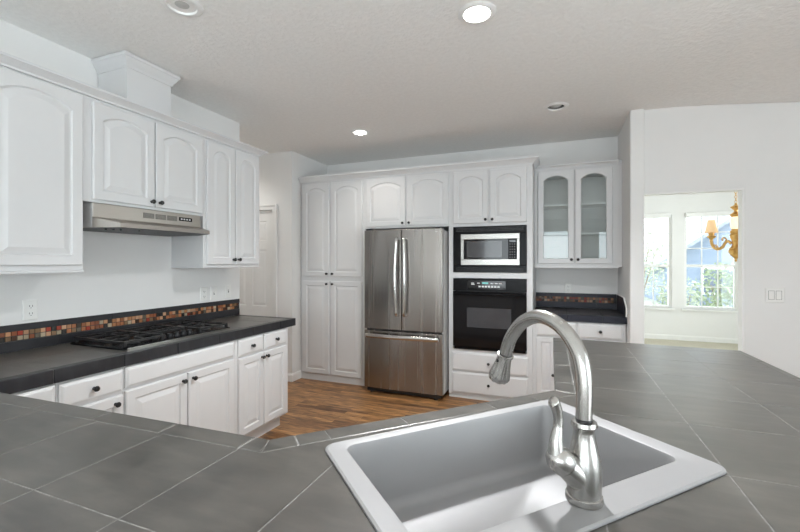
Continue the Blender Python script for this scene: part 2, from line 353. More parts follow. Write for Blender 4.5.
def window(idx, axis, c, a0, a1, z0, z1, cols, rows, sign, hung=True):
    """frame, sash rails, muntins and pane; c = plane coordinate, sign = direction of the room along the wall's normal"""
    e = thing('window_%d' % idx, None, None); e['kind'] = 'structure'
    P = (lambda mb, p, q, n0, n1, z0_, z1_: mb.box(p, q, min(c + n0 * sign, c + n1 * sign), max(c + n0 * sign, c + n1 * sign), z0_, z1_)) if axis == 'x' else \
        (lambda mb, p, q, n0, n1, z0_, z1_: mb.box(min(c + n0 * sign, c + n1 * sign), max(c + n0 * sign, c + n1 * sign), p, q, z0_, z1_))
    f = MB(); t = .045
    P(f, a0, a0 + t, -.05, .03, z0, z1); P(f, a1 - t, a1, -.05, .03, z0, z1); P(f, a0 + t, a1 - t, -.05, .03, z0, z0 + t); P(f, a0 + t, a1 - t, -.05, .03, z1 - t, z1)
    f.build('window_frame', 'trim', e)
    zm = (z0 + z1) / 2 - .08 * (1 if hung else 0)
    if hung:
        r = MB(); P(r, a0 + t, a1 - t, -.03, .02, zm - .025, zm + .025); r.build('meeting_rail', 'trim', e)
    g = MB(); wd = .016
    for i in range(1, cols): x = a0 + t + (a1 - a0 - 2 * t) * i / cols; P(g, x - wd / 2, x + wd / 2, -.015, .006, z0 + t, z1 - t)
    spans = [(z0 + t, zm - .025, rows // 2), (zm + .025, z1 - t, rows - rows // 2)] if hung else [(z0 + t, z1 - t, rows)]
    for s0, s1, k in spans:
        for i in range(1, k): z = s0 + (s1 - s0) * i / k; P(g, a0 + t, a1 - t, -.0145, .0055, z - wd / 2, z + wd / 2)
    if cols > 1: g.build('muntins', 'trim', e)
    p = MB(); P(p, a0 + t, a1 - t, -.024, -.019, z0 + t, z1 - t); p.build('pane', 'glass', e)
    return e
for i, (a, b, z0, z1) in enumerate(DW): window(i + 1, 'x', 8.66, a, b, z0, z1, 3, 5, -1)
window(4, 'x', -4.56, *RW[0], 2, 2, 1); window(5, 'x', -4.56, *RW[1], 2, 1, 1, False); window(6, 'y', 3.26, -1.4, 2.2, .65, 2.3, 3, 2, -1); window(7, 'y', 5.06, 5.3, 7.5, .6, 2.3, 2, 2, -1)  # windows in the right-hand walls are unseen, added to let in light
# sill apron and head trim in the dining room, casings
for i, (a, b, z0, z1) in enumerate(DW):
    struct('window_%d_sill' % (i + 1), MB().box(a - .03, b + .03, 8.55, 8.64, z0 - .03, z0), 'trim', bevel=.004)
    hb = MB().box(a + .02, b - .02, 8.56, 8.61, z1 - .06, z1 + .02)
    t = hb.build('blind_headrail', 'trim', bevel=.006)
    tag(t, ['white blind headrail above the narrow left dining window', 'white blind headrail above the dining window behind the chandelier', 'white blind headrail above the added unseen dining window right of the chandelier'][i], 'blind')
BP = [(0, 0), (.014, 0), (.014, .07), (.008, .085), (0, .09)]
struct('baseboard_dining', sweep([(5.0, 8.6), (.69, 8.6)][::-1], BP), 'trim')
struct('baseboard_pantry', sweep([(DX1 + .075, 3.96), (-2.92, 3.96), (-2.92, 4.13)], BP), 'trim')
struct('baseboard_doorway', sweep([(1.392, 4.01), (4.1, 4.01)], BP), 'trim')
# bullnose jamb edge of the doorway opening
struct('trim_1', MB().box(1.378, 1.392, 4.015, 4.1, 0, 1.99).box(.69, 1.392, 4.015, 4.1, 1.99, 2.005), 'trim')

# six panel hallway door
def raised(mb, x0, x1, z0, z1, y, depth=.007, slope=.028, out=-1):
    """sunken groove plus raised field on a face at y (front towards -y)"""
    ls = []
    for ins, dy in ((0, 0), (.008, depth), (.012, depth), (.012 + slope, .001)):
        ls.append([(x0 + ins, y + dy, z0 + ins), (x1 - ins, y + dy, z0 + ins), (x1 - ins, y + dy, z1 - ins), (x0 + ins, y + dy, z1 - ins)])
    mb.loops(ls, False, True)
def slab_with_panels(mb, w, h, t, panels):
    """door slab front face at y=-t with raised panels; frame faces fill a grid"""
    xs = sorted({0, w} | {p[0] for p in panels} | {p[1] for p in panels}); zs = sorted({0, h} | {p[2] for p in panels} | {p[3] for p in panels})
    for i in range(len(xs) - 1):
        for j in range(len(zs) - 1):
            cx = (xs[i] + xs[i + 1]) / 2; cz = (zs[j] + zs[j + 1]) / 2
            if not any(p[0] < cx < p[1] and p[2] < cz < p[3] for p in panels):
                mb.add([(xs[i], -t, zs[j]), (xs[i + 1], -t, zs[j]), (xs[i + 1], -t, zs[j + 1]), (xs[i], -t, zs[j + 1])], [(0, 1, 2, 3)])
    for p in panels: raised(mb, *p, -t)
    mb.add([(0, -t, 0), (w, -t, 0), (w, -t, h), (0, -t, h), (0, 0, 0), (w, 0, 0), (w, 0, h), (0, 0, h)], [(0, 1, 5, 4), (1, 2, 6, 5), (2, 3, 7, 6), (3, 0, 4, 7), (4, 5, 6, 7)])
d1 = thing('door_1', None, None, (DX0 + .004, 4.02, .01)); d1['kind'] = 'structure'
mb = MB(); dw, dh = DX1 - DX0 - .008, DTOP - .014
cols = [(.11, dw / 2 - .05), (dw / 2 + .05, dw - .11)]; rows = [(.22, .72), (.86, 1.55), (1.66, 1.9)]
slab_with_panels(mb, dw, dh, .04, [(a, b, c, d) for a, b in cols for c, d in rows]); mb.build('door_slab', 'trim', d1)
for hz in (.25, 1.02, 1.78):
    MB().box(dw - .012, dw + .003, -.05, -.04, hz - .045, hz + .045).build('hinge', 'hinge', d1)
MB().lathe([(.026, 0), (.026, .008), (.012, .012), (.012, .035), (.027, .045), (.03, .06), (.02, .075), (.0, .078)], 20, (.07, -.04, .95), (0, -1, 0)).build('door_knob', 'hinge', d1, smooth=40)
cs = MB()
for a, b in ((DX0 - .065, DX0), (DX1, DX1 + .065)):
    cs.box(a, b, 3.945, 3.96, 0, DTOP + .065); 
cs.box(DX0, DX1, 3.945, 3.96, DTOP, DTOP + .065)
cs.box(DX1 + .045, DX1 + .065, 3.935, 3.945, 0, DTOP + .065); cs.box(DX0 - .065, DX1 + .045, 3.935, 3.945, DTOP + .045, DTOP + .065)
struct('trim_2', cs, 'trim', bevel=.003)

# ------------------------------------------------------------------ cabinet kit
def door_loops(w, h, t, arch, frame, glassy=False, nt=14):
    """concentric loops of a raised panel door, arched top when arch > 0; front towards -y"""
    def rect(ins, y):
        x0, x1, z0, z1 = ins, w - ins, ins, h - ins
        return [(x0, y, z0), (x1, y, z0)] + [(x1 - (x1 - x0) * i / nt, y, z1) for i in range(nt + 1)]
    def inner(ins, y):
        x0, x1, z0 = frame + ins, w - frame - ins, frame + ins; hw = (x1 - x0) / 2; sp = h - frame - arch - ins; cx = w / 2
        pts = [(x0, y, z0), (x1, y, z0)]
        if arch > 0:
            rise = arch; R = (hw * hw + rise * rise) / (2 * rise)
        for i in range(nt + 1):
            x = x1 - (x1 - x0) * i / nt
            z = sp + (math.sqrt(max(R * R - (x - cx) ** 2, 0)) - (R - rise) if arch > 0 else 0)
            pts.append((x, y, z))
        return pts
    if glassy:
        return [rect(0, 0), rect(0, -t + .005), rect(.005, -t), inner(0, -t), inner(.006, -t + .008), inner(.006, 0)], inner
    return [rect(0, 0), rect(0, -t + .005), rect(.005, -t), inner(-.006, -t), inner(0, -t + .009), inner(.006, -t + .009), inner(.034, -t + .001)], inner
def knob(parent, x, z, y=-.02):
    mb = MB().lathe([(.009, 0), (.009, .003), (.0055, .005), (.0055, .012), (.012, .017), (.0145, .022), (.012, .028), (.004, .031)], 18, (x, y, z), (0, -1, 0))
    mb.build('knob', 'knob', parent, smooth=45)
def add_door(root, x0, x1, z0, z1, arch=0, kn=None, frame=.058, glassy=False):
    w, h = x1 - x0, z1 - z0; ls, inner = door_loops(w, h, .02, arch, frame, glassy)
    ls = [[(x + x0, y, z + z0) for x, y, z in l] for l in ls]
    mb = MB()
    if glassy: mb.loops(ls, False, False, closed=True)
    else: mb.loops(ls)
    d = mb.build('door', 'paint', root)
    if glassy:
        a = [(x + x0, -.006, z + z0) for x, y, z in inner(.003, 0)]; b = [(x, -.010, z) for x, y, z in a]
        MB().loops([a, b]).build('glass_pane', 'cabglass', d)
    if kn: knob(d, *kn)
    return d
def add_drawer(root, x0, x1, z0, z1, kn=True):
    ls = [[(x0 + i, y, z0 + i), (x1 - i, y, z0 + i), (x1 - i, y, z1 - i), (x0 + i, y, z1 - i)] for i, y in ((0, 0), (0, -.012), (.006, -.014), (.014, -.019), (.018, -.02))]
    d = MB().loops(ls).build('drawer' if kn else 'false_front', 'paint', root)
    if kn: knob(d, (x0 + x1) / 2, (z0 + z1) / 2)
    return d
R90 = PI / 2

# ------------------------------------------------------------------ upper cabinets on the left wall (face x = -2.47)
def upper(y0, y1, z0, z1, label, doors, group=None):
    t = thing('wall_cabinet', label, 'cabinet', (-2.47, y0, 0), R90, group)
    MB().box(0, y1 - y0, 0, .327, z0, z1).build('cabinet_body', 'paint', t, bevel=.0015)
    for a, b, c, d, ar, kn in doors:
        add_door(t, a - y0, b - y0, c, d, ar, (kn[0] - y0, kn[1]) if kn else None)
    return t
t = upper(.56, 1.448, 1.365, 2.345, 'white wall cabinet left of the hood, cut by the left edge of the photo', [(.59, 1.01, 1.392, 2.335, .05, (.984, 1.44)), (1.02, 1.44, 1.392, 2.335, .05, (1.046, 1.44))])
MB().box(0, .888, -.012, .02, 1.352, 1.3645).build('light_rail', 'paint', t, bevel=.003)
upper(1.449, 2.2655, 1.752, 2.345, 'short white wall cabinet directly above the range hood', [(1.492, 1.867, 1.768, 2.325, .045, (1.842, 1.80)), (1.875, 2.25, 1.768, 2.325, .045, (1.90, 1.80))])
upper(2.267, 2.872, 1.365, 2.345, 'tall white two-door wall cabinet right of the range hood', [(2.29, 2.572, 1.39, 2.325, .05, (2.548, 1.43)), (2.578, 2.858, 1.39, 2.325, .05, (2.603, 1.43))])
CP = [(0, 2.338), (.012, 2.338), (.014, 2.348), (.03, 2.36), (.046, 2.37), (.055, 2.373), (.055, 2.385), (0, 2.385)]
struct('trim_3', sweep([(-2.47, .56), (-2.47, 2.872), (-2.797, 2.872)], [(o, z + .008) for o, z in CP]), 'paint')
# chimney box over the hood cabinet
t = thing('chimney_box', 'white boxed hood chimney with crown standing on the cabinets under the ceiling', 'chimney box', (-2.66, 1.885, 2.35))
MB().box(-.137, .14, -.155, .155, .003, .365).build('box_panel', 'paint', t, bevel=.002)
c = sweep([(-.137, -.155), (.14, -.155), (.14, .155), (-.137, .155)], [(0, .285), (.006, .285), (.01, .30), (.022, .318), (.034, .34), (.04, .344), (.04, .364), (0, .364)])
c.build('crown', 'paint', t)

# ------------------------------------------------------------------ base cabinets on the left wall (face x = -2.16)
def base(y0, y1, label, drawers=(), doors=(), fronts=(), end=False):
    t = thing('base_cabinet', label, 'cabinet', (-2.183, y0, 0), R90)
    MB().box(0, y1 - y0, 0, .612, .105, .846).build('cabinet_body', 'paint', t, bevel=.0015)
    MB().box(0, y1 - y0 - (.03 if end else 0), .06, .59, 0, .1045).build('toe_kick', 'paint', t)
    for a, b, c, d in drawers: add_drawer(t, a - y0, b - y0, c, d)
    for a, b, c, d in fronts: add_drawer(t, a - y0, b - y0, c, d, False)
    for a, b, c, d, kn in doors: add_door(t, a - y0, b - y0, c, d, 0, (kn[0] - y0, kn[1]) if kn else None, .055)
    return t
base(.30, 1.163, 'white corner base cabinet at the far left, where the two counters meet', [(.93, 1.155, .748, .84)], [(.93, 1.155, .13, .73, None)])
base(1.1645, 1.4745, 'narrow white base cabinet with one drawer over one door, left of the cooktop', [(1.172, 1.468, .718, .836)], [(1.172, 1.468, .13, .70, (1.425, .663))])
base(1.476, 2.283, 'wide white base cabinet with two doors under the gas cooktop', (), [(1.482, 1.868, .13, .712, (1.835, .672)), (1.876, 2.262, .13, .712, (1.909, .672))], [(1.482, 2.262, .728, .84)])
base(2.2845, 2.90, 'white base cabinet with two small drawers at the far end of the left run', [(2.308, 2.57, .715, .838), (2.58, 2.862, .715, .838)], [(2.308, 2.572, .125, .70, (2.548, .665)), (2.578, 2.862, .125, .70, (2.602, .665))], end=True)

# ------------------------------------------------------------------ tiled worktops
TOP = .914
def tone(): return random.random()
def tiled_top(name, label, cells, bands, slab, edges, mtop='tile', mnose='tiledark', gr='grout', bands2=None):
    """cells: polygons of field tiles; bands: polygons of edge tiles (full height); slab: polygons of the bed"""
    t = thing(name, label, 'countertop')
    s = MB()
    for p in slab: s.prism(p, .852, TOP - .0006)
    s.build('mortar_bed', gr, t)
    f = MB()
    for p in cells: f.prism(p, TOP - .003, TOP, tone())
    f.build('field_tiles', mtop, t, attr='tone')
    b = MB()
    for p in bands: b.prism(p, .850, TOP + .0004, tone())
    b.build('edge_tiles', mnose, t, attr='tone', bevel=.003)
    if bands2:
        b = MB()
        for p in bands2: b.prism(p, .850, TOP + .0004, tone())
        b.build('edge_tiles', mnose, t, attr='tone', bevel=.003)
    return t
def shrink_cells(poly, xs, ys, g=.0016, hole=None):
    out = []
    for i in range(len(xs) - 1):
        for j in range(len(ys) - 1):
            p = clip_rect(poly, xs[i] + g, xs[i + 1] - g, ys[j] + g, ys[j + 1] - g)
            if p and parea(p) > 2e-4:
                out += cut_hole(p, hole) if hole else [p]
    return out
def band_quads(a, b, width, mi, mj, step=.29, gap=.003, phase=0):
    """edge tiles from a to b, lying on the left of travel; mi, mj = offsets of the inner line's ends along the edge (mitre)"""
    a = Vector(a); b = Vector(b); d = (b - a); Ln = d.length; d.normalize(); n = Vector((-d.y, d.x)) * width
    cuts = [0]; s = phase or step
    while s < Ln - .06: cuts.append(s); s += step
    cuts.append(Ln); out = []
    for k in range(len(cuts) - 1):
        s0, s1 = cuts[k] + (gap / 2 if k else 0), cuts[k + 1] - (gap / 2 if k < len(cuts) - 2 else 0)
        i0 = s0 + (mi if k == 0 else 0); i1 = s1 + (mj if k == len(cuts) - 2 else 0)
        out.append([tuple(a + d * s0), tuple(a + d * s1), tuple(a + d * i1 + n), tuple(a + d * i0 + n)])
    return out
# left run: counter with the cooktop
LX0, LX1, LY0, LY1 = -2.797, -2.158, .26, 2.98
xs = [LX0, -2.52, LX1 - .05]; ys = [LY0 + .005 + .305 * k for k in range(9)] + [LY1 - .05]
field = [(LX0, LY0), (LX1 - .053, LY0), (LX1 - .053, LY1 - .053), (LX0, LY1 - .053)]
b1 = band_quads((LX1, LY0), (LX1, LY1), .05, 0, -.05, .325, phase=.235)
b2 = band_quads((LX1 - .001, LY1), (LX0, LY1), .05, .05, 0, .3)
cut = lambda polys: polys
tiled_top('tiled_countertop', 'dark slate-tiled countertop with the gas cooktop, along the left wall', shrink_cells(field, xs, ys), b1 + b2, [[(LX0, LY0), (LX1 - .006, LY0), (LX1 - .006, LY1 - .006), (LX0, LY1 - .006)]], None)

# foreground peninsula: left leg, diagonal corner with the sink, right leg
th = math.radians(47.3)
SU = Vector((math.cos(th), math.sin(th))); SV = Vector((math.sin(th), -math.cos(th))); SO = Vector((-.589, .93))
def sp(u, v): p = SO + SU * u + SV * v; return (p.x, p.y)
A_, B_, C_, D_, E_, G_, H_, I_ = (-2.154, .868), (-.751, .916), (-.011, 1.673), (-.03, 2.83), (.952, 2.795), (.985, 1.30), (.12, .30), (-2.154, .26)
outline = [I_, H_, G_, E_, D_, C_, B_, A_]           # counter-clockwise
hole = []
for (n, c) in ((SU, .80), (-SU, -.035), (SV, .478), (-SV, -.014)):
    o = SO.dot(SU) if n in (SU,) else 0
    hole.append(((n.x, n.y), n.dot(SO) + c))
def off_line(p, q, wd):
    p = Vector(p); q = Vector(q); d = (q - p).normalized(); n = Vector((-d.y, d.x)); return p + n * wd, q + n * wd
def isect(p1, p2, p3, p4):
    d1, d2 = p2 - p1, p4 - p3; den = d1.x * d2.y - d1.y * d2.x; t = ((p3.x - p1.x) * d2.y - (p3.y - p1.y) * d2.x) / den; return p1 + d1 * t
wb = .072; we = .036
l1 = off_line(B_, A_, wb); l2 = off_line(C_, B_, wb); l3 = off_line(D_, C_, wb); l4 = off_line(E_, D_, .0); l5 = off_line(G_, E_, we); l6 = off_line(H_, G_, we); l7 = off_line(I_, H_, we)
iAB = l1[1]; iB = isect(*l1, *l2); iC = isect(*l2, *l3); iD = isect(*l3, *l4); iE = isect(*l4, *l5); iG = isect(*l5, *l6); iH = isect(*l6, *l7); iI = l7[0]
inner_poly = [tuple(iI), tuple(iH), tuple(iG), tuple(iE), tuple(iD), tuple(iC), tuple(iB), tuple(iAB)]
def inset(poly, g):
    out = []; n = len(poly)
    for i in range(n):
        a, b, c = Vector(poly[i - 1]), Vector(poly[i]), Vector(poly[(i + 1) % n])
        out.append(tuple(isect(*off_line(a, b, g), *off_line(b, c, g))))
    return out
inner_poly = inset(inner_poly, .0016)
xs = [-2.2, -1.885, -1.61, -1.336, -1.062, -.79, -.513, -.215, .085, .37, .655, 1.1]
ys = [.0, .23, .525, 1.15, 1.476, 1.768, 2.08, 2.394, 2.70, 2.95]
field = shrink_cells(inner_poly, xs, ys, .0018, hole)
def mit(p, q, ip, wd):   # offset along p->q of inner point ip measured from p
    d = (Vector(q) - Vector(p)).normalized(); return (ip - Vector(p)).dot(d)
bd = []
bd += band_quads(B_, A_, wb, mit(B_, A_, iB, wb), 0, .29, phase=.045)
bd += band_quads(C_, B_, wb, mit(C_, B_, iC, wb), mit(C_, B_, iB, wb) - (Vector(C_) - Vector(B_)).length, .33, phase=.33)
bd += band_quads(D_, C_, wb, mit(D_, C_, iD, wb), mit(D_, C_, iC, wb) - (Vector(D_) - Vector(C_)).length, .305, phase=.13)
bdr = band_quads(G_, E_, we, mit(G_, E_, iG, we), mit(G_, E_, iE, we) - (Vector(G_) - Vector(E_)).length, .305)
bdr += band_quads(H_, G_, we, mit(H_, G_, iH, we), mit(H_, G_, iG, we) - (Vector(H_) - Vector(G_)).length, .305)
bdr += band_quads(I_, H_, we, 0, mit(I_, H_, iH, we) - (Vector(I_) - Vector(H_)).length, .305)
bd2 = []
for p in bd: bd2 += cut_hole(p, hole)
slab = cut_hole(inset(outline, .005), hole)
tiled_top('tiled_peninsula_counter', 'large grey slate-tiled counter in the foreground, bending around the sink', field, bd2, slab, None, mnose='tile', bands2=bdr)

# peninsula base, open below the sink
t = thing('peninsula_base', 'white cabinet base carrying the foreground sink counter', 'cabinet')
bi = inset(outline, .045); bi[0] = (-2.14, bi[0][1]); bi[7] = (-2.14, bi[7][1])
bo = inset(bi, .02)
mb = MB(); n = len(bi)
for i in range(n - 1): mb.prism([bi[i], bi[i + 1], bo[i + 1], bo[i]], .10, .848)
mb.build('side_panels', 'paint', t)
ti = inset(bi, .06); to = inset(ti, .02); mb = MB()
for i in range(n - 1): mb.prism([ti[i], ti[i + 1], to[i + 1], to[i]], 0, .0995)
mb.build('toe_kick', 'paint', t)

# ------------------------------------------------------------------ sink and faucet
sk = thing('kitchen_sink', 'large stainless steel drop-in sink set diagonally in the foreground counter', 'sink', (SO.x, SO.y, TOP), th)
# local: x along SU, y = -SV direction -> v goes to -y
def rr(x0, x1, v0, v1, r, z): return rrect(x0, x1, -v1, -v0, r, z, 7)
ls = [rr(0, .84, 0, .55, .035, .0012), rr(.001, .839, .001, .549, .034, .005), rr(.006, .834, .006, .544, .03, .0075), rr(.012, .828, .012, .538, .03, .006),
      rr(.048, .79, .025, .468, .032, .005), rr(.052, .786, .029, .464, .03, .003), rr(.055, .783, .032, .461, .03, -.006),
      rr(.062, .776, .038, .454, .032, -.165), rr(.066, .772, .042, .450, .04, -.18), rr(.076, .762, .052, .440, .045, -.19), rr(.09, .748, .066, .426, .05, -.194)]
mb = MB().loops(ls, False, False)
k = len(ls[-1]); last = len(mb.v) - k; cxy = (.32, -.34); rd = .045
ring = []
for p in ls[-1]:
    d = Vector((p[0] - cxy[0], p[1] - cxy[1])).normalized() * rd; ring.append((cxy[0] + d.x, cxy[1] + d.y, -.202))
o = len(mb.v); mb.v += ring; mb.f += [[last + i, last + (i + 1) % k, o + (i + 1) % k, o + i] for i in range(k)]; mb.col += [None] * k
bowl = mb.build('bowl', 'sink', sk, smooth=35)
so = bowl.modifiers.new('thickness', 'SOLIDIFY'); so.thickness = .0012; so.offset = -1
MB().lathe([(.048, -.2035), (.046, -.2), (.038, -.203), (.036, -.212), (.0, -.213)], 28, (*cxy, 0)).build('drain', 'chrome', sk, smooth=40)
# faucet: standing on the deck of the sink
FB = Vector((.05, .912, TOP + .0062))
fc = thing('kitchen_faucet', 'brushed nickel gooseneck pull-down faucet standing on the sink deck', 'faucet', FB, th)
# local x = SU, y = -SV (towards the bowl)
MB().lathe([(.036, 0), (.0365, .004), (.0355, .012), (.033, .014), (.0, .014)], 36).build('base_ring', 'faucet', fc, smooth=40)
MB().lathe([(.0325, .012), (.0335, .03), (.0345, .05), (.033, .075), (.029, .098), (.0235, .12), (.0205, .14), (.0215, .15), (.0255, .154), (.025, .158), (.024, .162), (.018, .163), (.0, .163)], 36).build('body', 'faucet', fc, smooth=50)
MB().lathe([(.0166, .1625), (.0166, .168)], 28).build('collar', 'dkplastic', fc, smooth=40)
def bez(pts, n=40):     # Catmull-Rom
    P = [Vector(p) for p in pts]; P = [P[0] * 2 - P[1]] + P + [P[-1] * 2 - P[-2]]; out = []
    for i in range(1, len(P) - 2):
        for j in range(n):
            t = j / n; a, b, c, d = P[i - 1], P[i], P[i + 1], P[i + 2]
            out.append(.5 * ((2 * b) + (c - a) * t + (2 * a - 5 * b + 4 * c - d) * t * t + (3 * b - a - 3 * c + d) * t ** 3))
    out.append(P[-2]); return out
z_ = lambda v: v - (TOP + .0062)
pts = bez([(0, 0, z_(1.088)), (0, .0, z_(1.165)), (0, .014, z_(1.222)), (0, .058, z_(1.267)), (0, .118, z_(1.283)), (0, .176, z_(1.263)), (0, .219, z_(1.219)), (0, .240, z_(1.172))], 8)
MB().tube(pts, .0162, 24).build('spout', 'faucet', fc, smooth=60)
dv = (pts[-1] - pts[-3]).normalized()
sh = MB().lathe([(.0165, 0), (.021, .002), (.021, .007), (.018, .009), (.019, .02), (.0225, .04), (.027, .06), (.0285, .07), (.0255, .078), (.02, .079), (.0, .076)], 60, pts[-1], dv, flute=10).build('spray_head', 'faucet', fc, smooth=50)
MB().lathe([(.0175, -.001), (.0175, .0015)], 24, pts[-1], dv).build('black_ring', 'dkplastic', sh)
px_ = pts[-1] + dv * .02 + Vector((-.019, .003, 0))
MB().lathe([(.004, -.004), (.004, .001), (.002, .002)], 12, px_, (-1, .1, .2)).build('spray_button', 'dkplastic', sh)
# side lever
j0 = Vector((-.012, .0, .045)); j1 = Vector((-.056, .006, .088))
ax = (j1 - j0).normalized()
MB().lathe([(.026, 0), (.0255, .02), (.024, .045), (.0235, .05)], 28, j0, ax).build('lever_socket', 'faucet', fc, smooth=50)
hd = MB().lathe([(.0225, .0), (.026, .002), (.0268, .012), (.0255, .026), (.019, .038), (.008, .045), (.0, .046)], 28, j0 + ax * .052, ax)
hub = hd.build('lever_handle', 'faucet', fc, smooth=50)
tp = j0 + ax * .082
lev = bez([tp, tp + Vector((.0, .0, .03)), tp + Vector((.006, 0, .06)), tp + Vector((.004, 0, .085)), tp + Vector((-.004, 0, .105)), tp + Vector((-.012, 0, .112))], 6)
nl = len(lev); MB().tube(lev, [.017 - .0075 * min(1, i / (nl * .35)) + (.003 * max(0, (i / nl - .5)) / .5) for i in range(nl - 4)] + [.0118, .0105, .0075, .003], 16).build('lever', 'faucet', hub, smooth=60)

# ------------------------------------------------------------------ mosaic backsplashes
MC = [(.42, .21, .11), (.48, .27, .16), (.33, .13, .06), (.26, .085, .04), (.07, .035, .022), (.40, .32, .22), (.03, .028, .026), (.2, .12, .065), (.38, .17, .075), (.12, .1, .075), (.05, .04, .03), (.3, .05, .03)]
def splash(name, label, loc, rz, ln, ht, z, mt='tiledark', dim=1.0):
    """strip of tiles on a wall: local x along the wall, front at -y"""
    t = thing(name, label, 'backsplash', loc, rz)
    MB().box(0, ln, -.007, -.001, z, z + ht).build('mortar_bed', 'groutdark', t)
    d = MB(); k = .305; x = 0; za, zb = z + ht * .40, z + ht * .76
    while x < ln - .01:
        x1 = min(x + k, ln)
        d.box(x + .0012, x1 - .0012, -.012, -.006, z + .001, za - .002, tone()); d.box(x + .0012, x1 - .0012, -.012, -.006, zb + .002, z + ht, tone()); x = x1
    d.build('border_tiles', mt, t, attr='tone', bevel=.0012)
    ms = MB(); s = (zb - za) / 2; n = int((ln - .004) / s)
    for i in range(n):
        for r in range(2):
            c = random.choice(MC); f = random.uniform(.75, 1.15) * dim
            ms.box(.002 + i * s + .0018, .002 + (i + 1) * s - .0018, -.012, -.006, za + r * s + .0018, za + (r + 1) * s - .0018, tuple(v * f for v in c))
    ms.build('mosaic_tiles', 'mosaic', t, attr='tint', bevel=.001)['kind'] = 'stuff'
    return t
splash('mosaic_backsplash', 'copper mosaic tile strip on the wall behind the gas cooktop', (-2.80, .9, 0), R90, 2.08, .149, TOP + .001)

# ------------------------------------------------------------------ outlets and switches
def plate(label, loc, rz, kind, w=.072, group=None, cat='outlet'):
    t = thing('wall_outlet' if kind == 'duplex' else 'light_switch', label, cat, loc, rz)
    MB().loops([[(-w / 2 + i, y, -.058 + i), (w / 2 - i, y, -.058 + i), (w / 2 - i, y, .058 - i), (-w / 2 + i, y, .058 - i)] for i, y in ((0, -.001), (0, -.004), (.005, -.0075))]).build('cover_plate', 'plastic', t)
    if kind == 'duplex':
        for z in (.021, -.021):
            s = MB().lathe([(.0165, 0), (.0165, .002), (.0, .002)], 20, (0, -.007, z), (0, -1, 0)).build('socket', 'plastic', t)
            MB().box(-.008, -.0055, -.0098, -.0088, z - .003, z + .007).box(.0055, .008, -.0098, -.0088, z - .003, z + .007).box(-.002, .002, -.0098, -.0088, z - .011, z - .007).build('socket_slots', 'slot', s)
    elif kind == 'rocker':
        n = max(1, round(w / .07)) if w < .1 else 2
        for i in range(n):
            x = (i - (n - 1) / 2) * .046
            r = MB().box(x - .0165, x + .0165, -.0095, -.006, -.033, .033).build('rocker', 'plastic', t, bevel=.0015)
            MB().box(x - .0185, x + .0185, -.0082, -.0075, -.035, .035).build('rocker_gap', 'slot', t)
    else:
        MB().box(-.005, .005, -.0085, -.007, -.012, .012).build('switch_slot', 'slot', t)
        MB().box(-.0035, .0035, -.018, -.007, .0, .009).build('toggle', 'plastic', t)
    return t
plate('white duplex outlet on the left wall, left of the cooktop', (-2.80, 1.368, 1.137), R90, 'duplex')
plate('white duplex outlet above the mosaic strip, right of the cooktop', (-2.80, 2.575, 1.137), R90, 'duplex')
plate('white toggle switch plate between the right outlet and the end of the wall', (-2.80, 2.68, 1.137), R90, 'toggle', cat='light switch')
plate('white toggle switch plate nearest the hallway end of the left wall', (-2.80, 2.845, 1.145), R90, 'toggle', cat='light switch')
plate('white outlet on the wall of the coffee nook below the glass cabinet', (.105, 4.74, 1.125), 0, 'duplex')
plate('white double rocker switch on the wall right of the dining doorway', (1.58, 4.01, 1.15), 0, 'rocker', .118, cat='light switch')

# ------------------------------------------------------------------ range hood
hd = thing('range_hood', 'stainless steel range hood under the short wall cabinet above the cooktop', 'range hood', (-2.47, 1.492, 1.58), R90)
# local x along the wall, -y into the room
HW_ = .742
MB().box(0, HW_, -.012, .32, .085, .169).build('fan_housing', 'hood', hd, bevel=.003)
MB().box(-.0022, -.0004, -.010, .32, .027, .168).build('side_panel', 'fridgeside', hd)  # pale sheet painting the wall's reflection on the steel side
v = MB()
bt = [(0, -.012, .0845), (HW_, -.012, .0845)]; lt = [(.055, -.165, .052), (.68, -.165, .052)]; lb = [(.055, -.168, .028), (.68, -.168, .028)]; bb = [(0, -.012, .026), (HW_, -.012, .026)]
v.add([bt[0], bt[1], lt[1], lt[0], lb[0], lb[1], bb[0], bb[1]], [(0, 1, 2, 3), (3, 2, 5, 4), (0, 3, 4, 6), (1, 7, 5, 2)])
v.add([(0, -.012, .026), (HW_, -.012, .026), (HW_, .32, .026), (0, .32, .026), (0, -.012, .0845), (HW_, -.012, .0845), (HW_, .32, .0845), (0, .32, .0845)], [(0, 3, 7, 4), (1, 2, 6, 5), (2, 3, 7, 6)])
v.build('visor', 'hood', hd)
MB().add([(.055, -.166, .0275), (.68, -.166, .0275), (HW_ - .002, -.012, .0255), (HW_ - .002, .318, .0255), (.002, .318, .0255), (.002, -.012, .0255)], [(0, 1, 2, 3, 4, 5)]).build('filter_screen', 'mesh', hd)
for i in range(3): MB().box(.30 + i * .085, .373 + i * .085, -.0145, -.0115, .112, .145).build('vent_panel', 'dimsteel', hd)
MB().box(.56, .665, -.0145, -.0115, .118, .143).build('control_strip', 'black', hd)
for i in range(4): MB().box(.572 + i * .022, .584 + i * .022, -.017, -.0145, .126, .135).build('button', 'mark', hd)
for i, x in enumerate((.06, .09, .12, .22)): MB().lathe([(.006, 0), (.005, -.012), (0, -.012)], 10, (x, -.03 - .02 * i, .027)).build('clip', 'dkplastic', hd)

